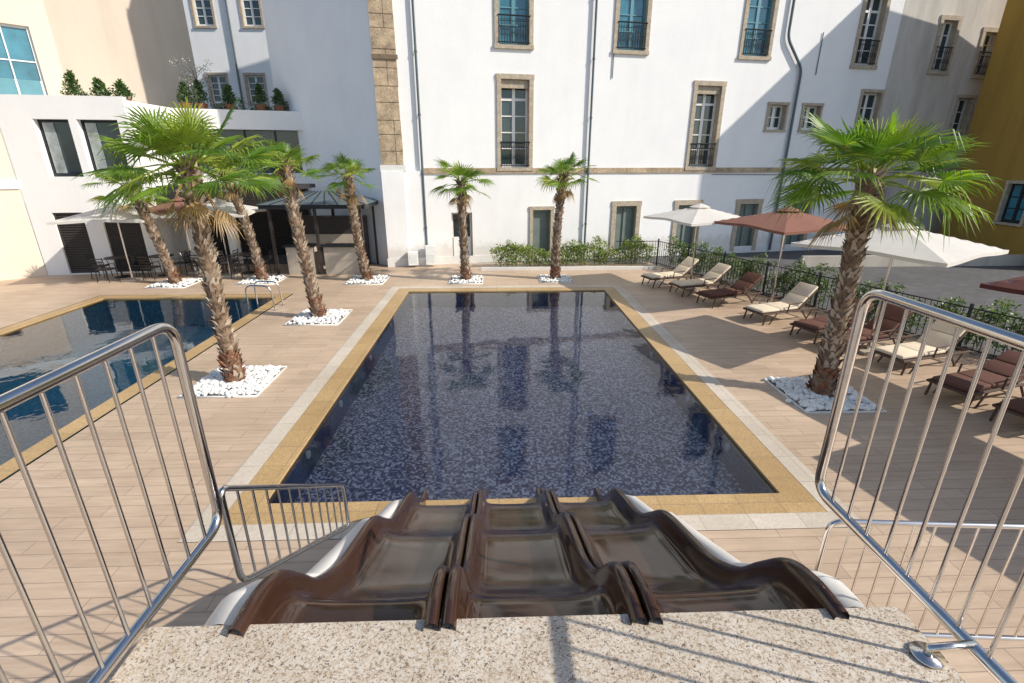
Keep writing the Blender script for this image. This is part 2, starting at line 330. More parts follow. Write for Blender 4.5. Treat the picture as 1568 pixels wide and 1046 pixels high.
e1=F(L,0,0); w.add([e1,E_,E_+V((0,0,HT)),e1+V((0,0,HT))],[(0,1,2,3)],WHITE)
w.add([(*A,HT),(*B,HT),(*C,HT),E_+V((0,0,HT)),e1+V((0,0,HT))],[(0,1,2,3,4)],STONE); w.obj('walls',e)
t=MB()
for a,b,c,d2,k in wins:
    k=dict(k); rail=k.pop('rail',0); sur=k.pop('sur',.17)
    window(t,F,a,b,c,d2,rail=bool(rail),**k)
    if sur: surround(t,F,a,b,c,d2,sur,STONE2,sill=c>1)
s=X2s(-1.4); t.lbox(F,s-.36,s+.36,-.22,-.18,.06,1.1,FRAMEW)
t.obj('windows_and_surrounds',e)
t=MB(); rnd=random.Random(3)
z=3.95
while z<HT-.2:
    h=rnd.uniform(.42,.72); sp=rnd.choice([.3,.42,.52])
    if z+h>HT: break
    off=rnd.uniform(0,.02)
    if rnd.random()<.45:
        t.lbox(F,-.07,.80-rnd.uniform(0,.05),.002,.07+off,z+.012,z+h-.012,STONE)
    else:
        t.lbox(F,-.07,sp-.01,.002,.07+off,z+.012,z+h-.012,STONE); t.lbox(F,sp+.01,.80-rnd.uniform(0,.05),.002,.078,z+.012,z+h-.012,STONE)
    z+=h
t.lbox(F,-.06,.76,.0015,.06,3.95,HT,JOINT)
t.lbox(F,-.12,.85,.002,.14,3.72,3.95,PALESTONE); t.lbox(F,-.1,.83,.1,.13,7.55,7.7,JOINT)
t.lbox(F,-.08,1.45,.002,.1,0,3.72,WHITE); t.lbox(F,-.1,.75,.102,.17,0,3.72,WHITE); t.lbox(F,-.14,1.5,.171,.2,0,.35,PALESTONE)
x=1.5
while x<X2s(17.6):
    ll=rnd.uniform(.9,1.7); x2=min(x+ll,X2s(17.6)); t.lbox(F,x,x2-.008,.002,.045+rnd.uniform(0,.01),3.62,3.83,STONE); x=x2
t.lbox(F,1.5,L,.002,.03,0,.32,PALESTONE)
t.obj('stone_trim',e)
t=MB()
def pipe(X,z1=HT): 
    s=X2s(X); t.tube([F(s,.1,0.1),F(s,.1,z1)],.045,PIPE,10)
    z=1.5
    while z<z1: t.tube([F(s,.1,z),F(s,.1,z+.07)],.06,PIPE,10); z+=2.1
pipe(-2.87); pipe(3.87)
s=X2s(13.1); s2=X2s(12.2)
t.tube(fillet([F(s,.1,.1),F(s,.1,7.8),F(s2,.1,8.9),F(s2,.1,HT)],.3),.055,PIPE,10)
for (X,z0,z1) in ((4.7,7.2,9),(13.9,7.6,9.2)): s=X2s(X); t.tube([F(s,.03,z0),F(s,.03,z1)],.018,PIPE,6)
t.tube([F(X2s(9.6),.03,3.55),F(X2s(14.9),.03,3.5),F(X2s(20),.03,3.6)],.015,PIPE,5)
t.obj('downpipes',e)
t=MB()
for X,h in ((-3.45,.62),(-2.75,.85)):
    s=X2s(X); t.lbox(F,s-.2,s+.2,.21,.5,.1,h,FRAMEW)
    for k in range(5): t.lbox(F,s-.14,s+.14,.501,.51,.2+k*.07,.23+k*.07,PALESTONE)
t.obj('air_conditioning_unit')

# ---------------------------------------------------------------- yellow building
e=empty('yellow_building'); w=MB(); X0=22.0; X1=33.0
pr=[(18.3,0),(24.1,0),(24.1,10.9),(21.6,15.4),(18.3,14.4)]
Fy=lambda s,n,z: V((X0-n,24.1-s,z))
w.grid(lambda a,b:Fy(a,0,b),[0,5.8],[0,10.9],[(2.7,3.7,5.6,7.2),(2.7,3.7,1.6,3.2)],YEL)
w.add([(X0,24.1,10.9),(X0,18.3,10.9),(X0,18.3,14.4),(X0,21.6,15.4)],[(0,1,2,3)],YEL)
for i in (0,1,2,3,4):
    a=pr[i]; b=pr[(i+1)%5]; w.add([(X0,*a),(X1,*a),(X1,*b),(X0,*b)],[(0,1,2,3)],YEL if i in(1,4) else POT)
w.add([(X1,*p) for p in pr],[(0,1,2,3,4)],YEL); w.obj('walls_and_roof',e)
t=MB()
for z0,z1 in ((5.6,7.2),(1.6,3.2)):
    window(t,Fy,2.7,3.7,z0,z1,.2,2,3,gm=GLASS_SKY,fm=IRON); surround(t,Fy,2.7,3.7,z0,z1,.12,STONE2)
t.obj('windows',e)

# ---------------------------------------------------------------- low modern building + cream + far
e=empty('modern_annex_building'); w=MB(); t=MB()
FA=frame((-17.0,18.96),(4,.5)); LA=4.03
hs=[(1.05,2.15,3.55,5.45),(2.4,3.7,3.55,5.45),(.75,1.75,.05,2.3),(2.35,3.6,.05,2.3)]
w.grid(lambda a,b:FA(a,0,b),[0,LA],[0,6.1],hs,WHITE2)
for i,h in enumerate(hs):
    if i<2:
        window(t,FA,*h,.3,1,1,fm=IRON,gm=GLASS,rm=WHITE2)
        t.lbox(FA,h[0]+.1,h[0]+.45,-.27,-.25,h[2]+.1,h[3]-.1,CURT)
    else:
        window(t,FA,*h,.15,1,1,fm=LOUV,gm=LOUV,rm=WHITE2)
        z=.15
        while z<2.2: t.lbox(FA,h[0]+.06,h[1]-.06,-.1,-.06,z,z+.05,LOUV); z+=.09
p1=FA(LA,0,0); p0=FA(0,0,0)
w.add([p0+V((0,0,5.9)),p1+V((0,0,5.9)),V((p1.x,26,5.9)),V((p0.x,26,5.9))],[(0,1,2,3)],PALESTONE)
w.lbox(FA,-.0,LA,-.25,-.002,5.9,6.2,WHITE2)
w.add([p1,V((p1.x,23.7,0)),V((p1.x,23.7,6.1)),p1+V((0,0,6.1))],[(0,1,2,3)],WHITE2)
FB=frame((-12.97,22.2),(1,.28)); LB=5
w.lbox(FB,0,LB,-.3,0,5.35,6.1,WHITE2); w.lbox(FB,0,LB,-.32,.02,3.1,3.6,WHITE2)
t.lbox(FB,0,LB,-.5,-.4,3.6,5.35,GLASS)
for k in range(5): t.lbox(FB,k*1.2,k*1.2+.06,-.4,-.34,3.6,5.35,IRON)
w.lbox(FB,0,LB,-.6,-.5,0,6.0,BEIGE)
z=.1
while z<3.05: t.lbox(FB,0,LB,-.3,-.22,z,z+.06,LOUV); z+=.11
t.lbox(FB,0,LB,-.45,-.4,0,3.1,LOUV)
for x in (-13.9,-12.2,-10.6): w.box((x,20.0,0),(x+.3,20.3,3.05),WHITE2)
t.box((-12.9,20.0,3.055),(-7.6,22.0,3.2),LOUV)
for k in range(12): t.box((-12.9,19.9,2.4+k*.055),(-8.0,19.96,2.43+k*.055),LOUV)
w.obj('walls',e); t.obj('windows_and_louvers',e)
e=empty('cream_building'); w=MB(); t=MB()
FC=frame((-20.5,17.0),(1,1)); LC=6.1
hC=[(2.6,5.5,6.3,8.6),(3.6,5.4,10,12)]
w.grid(lambda a,b:FC(a,0,b),[0,LC],[5.9,14],hC,CREAM)
for h in hC: window(t,FC,*h,.18,4,2,fm=FRAMEW,gm=GLASS_SKY,rm=CREAM)
t.lbox(FC,2.67,5.43,-.1,-.02,6.32,6.85,TEAL)
for k in range(5): t.lbox(FC,2.62+k*.69,2.68+k*.69,-.019,.0,6.3,6.85,FRAMEW)
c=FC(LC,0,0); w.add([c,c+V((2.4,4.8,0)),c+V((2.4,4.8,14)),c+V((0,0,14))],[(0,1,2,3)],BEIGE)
FD=frame((-20.5,15.95),(3.5,3.0)); LD=4.6
hD=[(2.9,3.35,1.3,2.0)]
w.grid(lambda a,b:FD(a,0,b),[0,LD],[0,3.2],hD,CREAM); w.grid(lambda a,b:FD(a,-.05,b),[0,LD],[3.2,6.1],[(1.5,3.9,3.6,5.3)],CREAM)
window(t,FD,2.9,3.35,1.3,2.0,.1,1,4,fm=POT,gm=GLASSD,rm=CREAM); surround(t,FD,2.9,3.35,1.3,2.0,.05,STONE2)
FD2=lambda s,n,z:FD(s,n-.05,z)
window(t,FD2,1.5,3.9,3.6,5.3,.3,3,1,fm=LOUV,gm=GLASSD,rm=CREAM,rail=True)
w.lbox(FD,0,LD,-.02,.06,3.15,3.45,FRAMEW)
w.obj('walls',e); t.obj('windows',e)
e=empty('far_white_building'); w=MB(); t=MB(); FE=frame((-32,33.2),(1,0)); LE=27
hE=[(11.9,12.9,11.4,13.2),(15.0,16.0,11.4,13.2),(17.7,18.7,11.4,13.2),(15.1,16.1,7.4,8.9),(17.3,18.3,7.4,8.9),(8.8,9.8,7.4,8.9)]
w.grid(lambda a,b:FE(a,0,b),[0,LE],[0,18],hE,WHITE)
for h in hE: window(t,FE,*h,.2,2,4); surround(t,FE,*h,.13,STONE2)
t.lbox(FE,10.9,11.4,.002,.06,0,18,STONE); t.tube([FE(16.9,.1,0),FE(16.9,.1,18)],.06,PIPE,8); t.tube([FE(10.2,.1,0),FE(10.2,.1,18)],.06,PIPE,8)
t.lbox(FE,0,10.9,.002,.05,10.1,10.25,STONE2)
w.add([(-32,33.2,18),(-5,33.2,18),(-5,40,18),(-32,40,18)],[(0,1,2,3)],POT)
w.obj('walls',e); t.obj('windows',e)

# ---------------------------------------------------------------- foliage helpers
def leaves(mb,c,rad,n,mats,size,rnd,shell=.5):
    for _ in range(n):
        while True:
            p=V((rnd.uniform(-1,1),rnd.uniform(-1,1),rnd.uniform(-1,1)))
            if shell<p.length<1: break
        p=V((c[0]+p.x*rad[0],c[1]+p.y*rad[1],c[2]+p.z*rad[2]))
        d=V((rnd.uniform(-1,1),rnd.uniform(-1,1),rnd.uniform(-.2,1))).normalized(); u=d.orthogonal().normalized()
        a=rnd.uniform(0,6.28); u=(u*math.cos(a)+d.cross(u)*math.sin(a)); l=size*rnd.uniform(.6,1.3)
        mb.add([p,p+d*l*.5+u*l*.22,p+d*l,p+d*l*.5-u*l*.22],[(0,1,2,3)],rnd.choice(mats))
def hedge(name,pts,h,wd,dens,mats,seed,size=.1,z0=0,flowers=None):
    rnd=random.Random(seed); mb=MB()
    for i in range(len(pts)-1):
        a=V(pts[i]); b=V(pts[i+1]); n=max(1,int((b-a).length/.3))
        for k in range(n):
            c=a.lerp(b,(k+rnd.random())/n); hh=h*rnd.uniform(.6,1.15)
            cx=c.x+rnd.uniform(-.12,.12); cy=c.y+rnd.uniform(-.12,.12)
            for st in range(3):
                mb.tube([(cx,cy,z0),(cx+rnd.uniform(-.2,.2),cy+rnd.uniform(-.2,.2),z0+hh*.8)],.012,BARK,4,False)
            leaves(mb,(cx,cy,z0+hh*.52),(wd*.6,wd*.6,hh*.5),dens,mats,size,rnd,.3)
            for q in range(3):
                leaves(mb,(cx+rnd.uniform(-wd,wd)*.5,cy+rnd.uniform(-wd,wd)*.5,z0+hh*rnd.uniform(.7,1.05)),(.16,.16,.14),dens//6,mats,size,rnd,.1)
            if flowers and rnd.random()<.7:
                leaves(mb,(cx,cy,z0+hh*.7),(wd*.6,wd*.6,hh*.45),10,[flowers],size*.7,rnd,.8)
    return mb.obj(name)
hedge('oleander_shrub_bed',[(-.1,19.95,0),(6.4,20.7,0)],.9,.6,300,[B1,B2,B2,G3],5,.1,flowers=FL)
hedge('oleander_hedge',[(fx(20)+.5,20.0,0),(fx(13)+.5,13,0),(fx(7)+.55,7,0),(fx(2)+.55,2,0)],1.05,.55,300,[B1,B1,B3,B2],8,.085,flowers=FL)
t=MB(); t.box((-.6,19.35,0),(6.4,19.45,.12),PALESTONE); t.obj('planting_bed_kerb')
t=MB(); y=20.2; P_=[]
while y>0: P_.append(V((fx(y),y,0))); y-=.12
for i,p in enumerate(P_):
    if i%14==0: t.box((p.x-.025,p.y-.025,0),(p.x+.025,p.y+.025,1.1),IRON)
    else: t.tube([p+V((0,0,.1)),p+V((0,0,1.0))],.009,IRON,5)
for z in (.1,1.0): t.tube([P_[0]+V((0,0,z)),P_[-1]+V((0,0,z))],.016,IRON,6)
p=P_[0]; n=int((p.x-4.9)/.12)
for i in range(n): t.tube([(p.x-i*.12,20.2,.1),(p.x-i*.12,20.2,1.0)],.009,IRON,5)
for z in (.1,1.0): t.tube([(p.x,20.2,z),(4.9,20.2,z)],.016,IRON,6)
t.obj('picket_fence')
t=MB(); t.box((12.5,19.6,0),(22,19.75,.45),OLDW); t.obj('low_street_wall')

# ---------------------------------------------------------------- palms
def palm(base,top,R_,nl,seed,tr=.19,planter=1.35,npeb=260,dead=5,ns=22,lo=-24):
    rnd=random.Random(seed); e=empty('palm_tree'); base=V((*base,0)); top=V(top)
    b=MB(); n=26; path=[];rs=[]
    bow=V((rnd.uniform(-.1,.1),rnd.uniform(-.1,.1),0))
    for i in range(n+1):
        f=i/n; p=base.lerp(top,f)+bow*math.sin(math.pi*f); path.append(p)
        rr=tr*(1.3-.4*min(1,f*4)) if f<.25 else tr*(.9+.03*math.sin(i*2)); rr*= (1 if f<.85 else 1+ (f-.85)*.8)
        rs.append(rr*.86)
    b.tube(path,rs,TR1,14)
    H=(top-base).length; nr=int(H/.065)
    for j in range(nr):
        f=(j+.5)/nr; k=f*n; i=min(n-1,int(k)); c=path[i].lerp(path[i+1],k-i); r=rs[i]+(rs[i+1]-rs[i])*(k-i)
        for q in range(8):
            if rnd.random()<.14: continue
            a=2*math.pi*(q+.5*(j%2))/8+rnd.uniform(-.15,.15); o=V((math.cos(a),math.sin(a),0)); s_=V((-o.y,o.x,0))
            w_=r*.42*rnd.uniform(.7,1.1); h_=rnd.uniform(.07,.17); out=rnd.uniform(.02,.08)*(1.5 if f>.75 else 1)
            sh=s_*rnd.choice([-1,1])*w_*.5
            m=TR3 if f<.14 and rnd.random()<.8 else (TR2 if rnd.random()<.5 else TR1)
            p0=c+o*r*.93
            b.add([p0-s_*w_,p0+s_*w_,c+o*(r+out)+sh*1.0+s_*w_*.3+V((0,0,h_)),c+o*(r+out)+sh-s_*w_*.3+V((0,0,h_)),p0+V((0,0,h_*.6))],
                  [(0,1,2,3),(1,4,2),(0,3,4)],m)
    b.obj('trunk',e)
    L=MB(); ga=2.39996
    for i in range(nl+dead):
        dd=i>=nl
        f=i/max(1,nl-1); phi=i*ga+rnd.uniform(-.25,.25)
        el=R(78-(78-lo)*(f**.8)) +rnd.uniform(-.14,.14) if not dd else R(rnd.uniform(-78,-48))
        d_=V((math.cos(el)*math.cos(phi),math.cos(el)*math.sin(phi),math.sin(el))); s_=V((-math.sin(phi),math.cos(phi),0)); n_=d_.cross(s_)
        tw=rnd.uniform(-.4,.4); s_=(s_*math.cos(tw)+n_*math.sin(tw)).normalized(); n_=d_.cross(s_)
        up=.62 if f<.2 else (.8 if f<.4 else 1)
        pet=R_*rnd.uniform(.42,.6)*up*(.5 if dd else 1); bl=R_*rnd.uniform(.44,.56)*(.65 if dd else 1)*(.9 if f<.2 else 1)
        o=top+V((0,0,rnd.uniform(-.15,.1)))+V((math.cos(phi),math.sin(phi),0))*tr*.5
        if dd: o=top+V((0,0,rnd.uniform(-.35,-.1)))+V((math.cos(phi),math.sin(phi),0))*tr*.8
        hub=o+d_*pet-V((0,0,pet*.1)); m=DEAD if dd else rnd.choice([G1,G1,G2,G3])
        L.tube([o,o+d_*pet*.5,hub],[.022,.016,.01],G3 if not dd else DEAD,4,False)
        d2=(d_-V((0,0,rnd.uniform(.05,.4)))).normalized(); n2=d2.cross(s_).normalized()
        nk=ns if not dd else 14; sp=1.9 if not dd else 1.0
        tipd=rnd.uniform(.08,.4)*(2 if rnd.random()<.15 else 1)
        for k in range(nk):
            a=-sp+2*sp*(k+.5)/nk; da=2*sp/nk
            dr=(d2*math.cos(a)+s_*math.sin(a)+n2*.22*(1-abs(a)/sp)).normalized()
            pp=(s_*math.cos(a)-d2*math.sin(a)); ln=bl*(.68+.32*math.cos(a/1.4))*rnd.uniform(.85,1.1)
            mid=hub+dr*ln*.45; w_=ln*.45*math.tan(da/2)*.92
            tip=hub+dr*ln*.97+V((0,0,-ln*tipd*rnd.uniform(.4,1.5)))
            q3=hub+dr*ln*.76+V((0,0,-ln*tipd*.3))
            w3=w_*.62
            L.add([hub,mid-pp*w_,mid+n2*w_*.7,mid+pp*w_,q3-pp*w3,q3+n2*w3*.5,q3+pp*w3,tip],
                  [(0,1,2),(0,2,3),(1,4,5,2),(2,5,6,3),(4,7,5),(5,7,6)],m if rnd.random()>.08 or dd else G3)
    L.obj('fronds',e)
    pb=MB(); h=planter/2; bx,by=base.x,base.y
    for (a,c) in (((bx-h-.03,by-h-.03),(bx+h+.03,by-h)),((bx-h-.03,by+h),(bx+h+.03,by+h+.03)),((bx-h-.03,by-h),(bx-h,by+h)),((bx+h,by-h),(bx+h+.03,by+h))):
        pb.box((a[0],a[1],.0),(c[0],c[1],.03),PALESTONE)
    pb.add([(bx-h,by-h,.012),(bx+h,by-h,.012),(bx+h,by+h,.012),(bx-h,by+h,.012)],[(0,1,2,3)],BARK)
    for _ in range(npeb):
        x=bx+rnd.uniform(-h+.04,h-.04); y=by+rnd.uniform(-h+.04,h-.04); r=rnd.uniform(.028,.055); z=.02+rnd.uniform(0,.05)
        if rnd.random()<.04: x+=rnd.uniform(-.15,.15); y+=rnd.uniform(-.15,.15); z=.03
        ax=rnd.uniform(0,3.14); vs=[]
        for (lz,lr) in ((-.6,.7),(.15,1),(.7,.6)):
            for k in range(6):
                a=k*math.pi/3; px=math.cos(a)*lr*r*1.3*rnd.uniform(.85,1.1); py=math.sin(a)*lr*r*rnd.uniform(.8,1.1)
                vs.append((x+px*math.cos(ax)-py*math.sin(ax),y+px*math.sin(ax)+py*math.cos(ax),z+lz*r*.8))
        fs=[(j*6+k,j*6+(k+1)%6,(j+1)*6+(k+1)%6,(j+1)*6+k) for j in range(2) for k in range(6)]+[(12,13,14,15,16,17)]
        pb.add(vs,fs,PEB)
    pb.obj('pebble_planter',e,smooth=True)
palm((-5.09,8.91),(-5.1,8.85,4.0),1.5,30,1,.16,npeb=800,ns=26,lo=-16)
palm((5.93,7.98),(5.85,7.93,3.85),1.5,29,2,.175,npeb=800,ns=26,lo=-16)
palm((-4.88,13.13),(-5.15,12.9,4.0),.95,18,3,.16,npeb=420)
palm((-4.68,17.72),(-4.9,17.4,3.65),1.1,17,4,.165,1.3)
palm((-11.32,17.4),(-11.8,17.0,3.3),1.25,20,5,.165,1.3)
palm((-8.48,17.84),(-8.9,17.4,3.7),1.2,18,6,.165,1.3)
palm((-1.1,17.6),(-1.15,17.5,3.45),1.2,17,7,.155,1.15)
palm((2.15,17.7),(2.3,17.4,3.65),1.15,17,8,.155,1.15,dead=8)

# ---------------------------------------------------------------- loungers
def lounger(foot,ang,mat,back=38):
    e=empty('sun_lounger'); c,s_=math.cos(ang),math.sin(ang)
    T=lambda x,y,z:V((foot[0]+x*c-y*s_,foot[1]+x*s_+y*c,z))
    f=MB(); W=.33
    bl=.72; a=R(back); bx=1.28; ex=bx+bl*math.cos(a); ez=.33+bl*math.sin(a)
    for sg in (-1,1):
        f.tube([T(.0,sg*W,.3),T(1.92,sg*W,.3)],.026,WOODB,8)
        f.tube([T(.14,sg*W,.3),T(.06,sg*W,.0)],.022,WOODB,8); f.tube([T(.5,sg*W,.3),T(.28,sg*W,.0)],.018,WOODB,8)
        f.tube([T(1.35,sg*W,.3),T(1.6,sg*W,.0)],.022,WOODB,8); f.tube([T(1.75,sg*W,.3),T(1.55,sg*W,.0)],.018,WOODB,8)
        f.tube([T(bx,sg*W*.9,.33),T(ex,sg*W*.9,ez)],.022,WOODB,8)
        f.tube([T(1.3,sg*(W+.02),.52),T(.85,sg*(W+.02),.5),T(.82,sg*(W+.02),.3)],.018,WOODB,6)
    f.tube([T(0,-W,.3),T(0,W,.3)],.026,WOODB,8); f.tube([T(1.92,-W,.3),T(1.92,W,.3)],.026,WOODB,8)
    f.tube([T(ex,-W*.9,ez),T(ex,W*.9,ez)],.022,WOODB,8); f.tube([T(1.75,0,.3),T(bx+bl*.6*math.cos(a),0,.33+bl*.6*math.sin(a))],.015,WOODB,6)
    for k in range(14):
        x=.06+k*.09; f.hexa([T(x,-W,.295),T(x+.06,-W,.295),T(x+.06,W,.295),T(x,W,.295),T(x,-W,.315),T(x+.06,-W,.315),T(x+.06,W,.315),T(x,W,.315)],WOODB)
    f.obj('frame',e)
    q=MB(); th=.07; w=.29
    def pad(x0,z0,x1,z1):
        d=V((x1-x0,0,z1-z0)).normalized(); nx,nz=-d.z,d.x
        P=lambda x,y,z,k:T(x+nx*th*k,y,z+nz*th*k)
        q.hexa([P(x0,-w,z0,0),P(x1,-w,z1,0),P(x1,w,z1,0),P(x0,w,z0,0),P(x0,-w,z0,1),P(x1,-w,z1,1),P(x1,w,z1,1),P(x0,w,z0,1)],mat)
    pad(.02,.325,.62,.325); pad(.635,.325,1.25,.325); 
    mx=bx+bl*.5*math.cos(a); mz=.35+bl*.5*math.sin(a)
    pad(bx-.02,.35,mx,mz); pad(mx+.01,mz+.01,ex+.04,ez+.05)
    q.obj('cushion',e,smooth=True,bevel=.022)
LA_=math.atan2(.31,.95)
for (x,y,m,b) in ((5.16,16.5,CUSH,40),(5.75,15.35,CUSH,40),(6.15,14.0,CUSB,35),(6.8,12.35,CUSH,42),(7.3,10.95,CUSB,30),(7.5,10.1,CUSB,45),(7.95,9.1,CUSH,46),(7.9,7.6,CUSB,20),(8.15,6.6,CUSB,20),(8.5,5.3,CUSB,30)):
    lounger((x,y),LA_+random.Random(x).uniform(-.05,.05),m,b)
# ---------------------------------------------------------------- parasols
def parasol(x,y,zt,half,ang,mat,pole=None,name='parasol'):
    e=empty(name); m=MB(); n=8; zb=zt-.27*half
    c,s_=math.cos(ang),math.sin(ang)
    T=lambda u,v,z:V((x+u*c-v*s_,y+u*s_+v*c,z))
    def H(u,v):
        r=max(abs(u),abs(v)); an=math.atan2(v,u)*4; sag=.05*r*(1-math.cos(an*1))*.5
        return zt-(zt-zb)*(r**1.05)-sag
    vs=[T(u/n*half,v/n*half,H(u/n,v/n)) for v in range(-n,n+1) for u in range(-n,n+1)]; k=2*n+1
    m.add(vs,[(j*k+i,j*k+i+1,(j+1)*k+i+1,(j+1)*k+i) for j in range(2*n) for i in range(2*n)],mat)
    ring=[(u,-n) for u in range(-n,n)]+[(n,v) for v in range(-n,n)]+[(u,n) for u in range(n,-n,-1)]+[(-n,v) for v in range(n,-n,-1)]
    for i in range(len(ring)):
        a=ring[i];b=ring[(i+1)%len(ring)]
        pa=T(a[0]/n*half,a[1]/n*half,H(a[0]/n,a[1]/n)); pb=T(b[0]/n*half,b[1]/n*half,H(b[0]/n,b[1]/n))
        m.add([pa,pb,pb-V((0,0,.07)),pa-V((0,0,.07))],[(0,1,2,3)],mat)
    vs=[T(0,0,zt+.09)]+[T(.28*math.cos(i*math.pi/4+.785)*1.2,.28*math.sin(i*math.pi/4+.785)*1.2,zt-.03) for i in range(8)]
    m.add(vs,[(0,1+i,1+(i+1)%8) for i in range(8)],mat); m.obj('canopy',e)
    p=MB(); pm=pole or STEEL; p.tube([(x,y,0.05),(x,y,zt+.05)],.027,pm,10)
    for i in range(8):
        a=i*math.pi/4; l=half*(1.38 if i%2 else .98); u,v=math.cos(a)*l,math.sin(a)*l
        p.tube([T(0,0,zt-.02),T(u,v,H(u/half,v/half)-.02)],.009,pm,5); p.tube([T(0,0,zt-.55),T(u*.5,v*.5,H(u*.5/half,v*.5/half)-.03)],.008,pm,5)
    p.tube([(x,y,zt+.05),(x,y,zt+.13)],.03,pm,8)
    p.box((x-.25,y-.25,.006),(x+.25,y+.25,.07),COUNTER); p.tube([(x,y,.07),(x,y,.35)],.04,pm,10); p.obj('pole_and_base',e)
parasol(6.55,16.1,2.72,1.25,.3,CANW); parasol(8.15,13.85,2.8,1.35,.25,CANB); parasol(8.35,10.1,2.8,1.4,.5,CANW); parasol(9.35,6.6,2.6,1.3,.3,CANR); parasol(9.1,4.1,2.6,1.4,.3,CANR)  # last maroon one is out of view, added to shade the near right deck
parasol(-13.2,18.0,2.65,1.35,.2,CANW); parasol(-10.0,18.6,2.75,1.3,.1,CANW); parasol(-11.7,19.3,2.75,1.1,.1,CANB)
# ---------------------------------------------------------------- cafe furniture
def chair(x,y,a):
    m=MB(); c,s_=math.cos(a),math.sin(a); T=lambda u,v,z:V((x+u*c-v*s_,y+u*s_+v*c,z))
    bx=lambda u0,u1,v0,v1,z0,z1:m.hexa([T(u0,v0,z0),T(u1,v0,z0),T(u1,v1,z0),T(u0,v1,z0),T(u0,v0,z1),T(u1,v0,z1),T(u1,v1,z1),T(u0,v1,z1)],LOUV)
    bx(-.22,.22,-.22,.22,.42,.46)
    for u in (-.2,.2):
        for v in (-.2,.2): m.tube([T(u,v,.42),T(u*1.1,v*1.1,0)],.014,IRON,6)
    for v in (-.2,.2): m.tube([T(-.2,v,.46),T(-.27,v,.88)],.014,IRON,6); m.tube([T(-.22,v*1.1,.64),T(.15,v*1.1,.64),T(.2,v*1.1,.44)],.012,IRON,6)
    for k in range(4): m.tube([T(-.22-.015*k,-.2,.54+k*.1),T(-.22-.015*k,.2,.54+k*.1)],.018,LOUV,6)
    m.obj('cafe_chair')
def table(x,y):
    m=MB(); m.tube([(x,y,.72),(x,y,.75)],.4,LOUV,24); m.tube([(x,y,.03),(x,y,.72)],.03,IRON,8); m.tube([(x,y,.005),(x,y,.03)],.24,IRON,20); m.obj('cafe_table')
for i,(x,y) in enumerate(((-14.0,18.6),(-12.6,18.9),(-11.0,19.3),(-9.6,19.2))):
    table(x,y); chair(x-.65,y-.1,.1); chair(x+.65,y+.1,3.2); chair(x,y-.7,1.5)
# ---------------------------------------------------------------- bar pavilion
e=empty('bar_pavilion'); m=MB(); x0,x1,y0,y1=-8.4,-4.9,18.7,21.0
for x in (x0+.1,(x0+x1)/2,x1-.1):
    for y in (y0+.1,y1-.1): m.box((x-.05,y-.05,0),(x+.05,y+.05,2.45),LOUV)
m.box((x0-.15,y0-.15,2.45),(x1+.15,y0-.02,2.6),IRON); m.box((x0-.15,y1+.02,2.45),(x1+.15,y1+.15,2.6),IRON)
m.box((x0-.15,y0-.02,2.45),(x0-.02,y1+.02,2.6),IRON); m.box((x1+.02,y0-.02,2.45),(x1+.15,y1+.02,2.6),IRON)
m.obj('frame',e)
r=MB(); cx=(x0+x1)/2; cy=(y0+y1)/2
r.add([(x0-.2,y0-.2,2.601),(x1+.2,y0-.2,2.601),(x1+.2,y1+.2,2.601),(x0-.2,y1+.2,2.601),(cx-.5,cy,3.0),(cx+.5,cy,3.0)],[(0,1,5,4),(1,2,5),(2,3,4,5),(3,0,4)],PIPE)
for k in range(9):
    f=k/8; xx=x0-.2+f*(x1-x0+.4); tx=cx-.5+f*1.0; r.tube([(xx,y0-.2,2.615),(tx,cy,3.015)],.015,IRON,5)
r.obj('roof',e)
b=MB(); b.box((x0+.5,y0+.1,0),(cx-.25,y0+.6,1.05),COUNTER); b.box((cx+.15,y0+.1,0),(x1-.25,y0+.6,1.05),COUNTER)
b.box((x0+.42,y0,1.051),(cx-.2,y0+.7,1.1),IRON); b.box((cx+.1,y0,1.051),(x1-.2,y0+.7,1.1),IRON)
b.box((x0+.4,y1-.5,0),(x1-.4,y1-.1,2.0),LOUV); b.box((x0+.6,y1-.55,.9),(x1-.6,y1-.501,1.3),COUNTER)
b.obj('counter',e)
# ---------------------------------------------------------------- roof terrace plants
rnd=random.Random(11)
def conifer(x,y,z,h,mats):
    m=MB(); m.tube([(x,y,z),(x,y,z+.35)],[.16,.22],POT,12); m.tube([(x,y,z+.3),(x,y,z+.3+h*.9)],.02,BARK,5)
    for k in range(7):
        f=k/7; leaves(m,(x+rnd.uniform(-.04,.04),y,z+.45+f*h),(.3*(1-f)+.05,.3*(1-f)+.05,.12),130,mats,.1,rnd,.1)
    m.obj('potted_conifer')
for i,(xx,hh) in enumerate(((-15.0,.75),(-14.1,.5),(-13.4,.42))): conifer(xx,20.0+i*.07,5.85,hh,[B1,B3,G2])
for i in range(5):
    p=FB(.2+i*.95+rnd.uniform(-.2,.2),-.6,0); conifer(p.x,p.y,6.0,rnd.uniform(.4,.9),[B1,B3])
hedge('terrace_shrubs',[(-15.2,20.1,5.9),(-13.2,20.5,5.9)],.5,.35,110,[B1,B3,G2],15,.09,z0=5.9)
hedge('terrace_shrubs',[FB(.2,-.8,5.95),FB(4.8,-.8,5.95)],.5,.3,90,[B1,B3],16,.09,z0=5.95)
m=MB(); m.tube([(-12.6,23.5,6.0),(-12.5,23.5,6.7),(-12.55,23.5,7.6)],[.05,.04,.015],BARK,6)
for k in range(26):
    a=k*2.4; z=6.5+k*.04; l=rnd.uniform(.3,.7); q=V((-12.52+math.cos(a)*l,23.5+math.sin(a)*l,z+l*.8)); m.tube([(-12.52,23.5,z),q],.008,BARK,4); leaves(m,q,(.16,.16,.16),26,[PEB,B2,BARK],.07,rnd,.1)
m.obj('olive_tree')

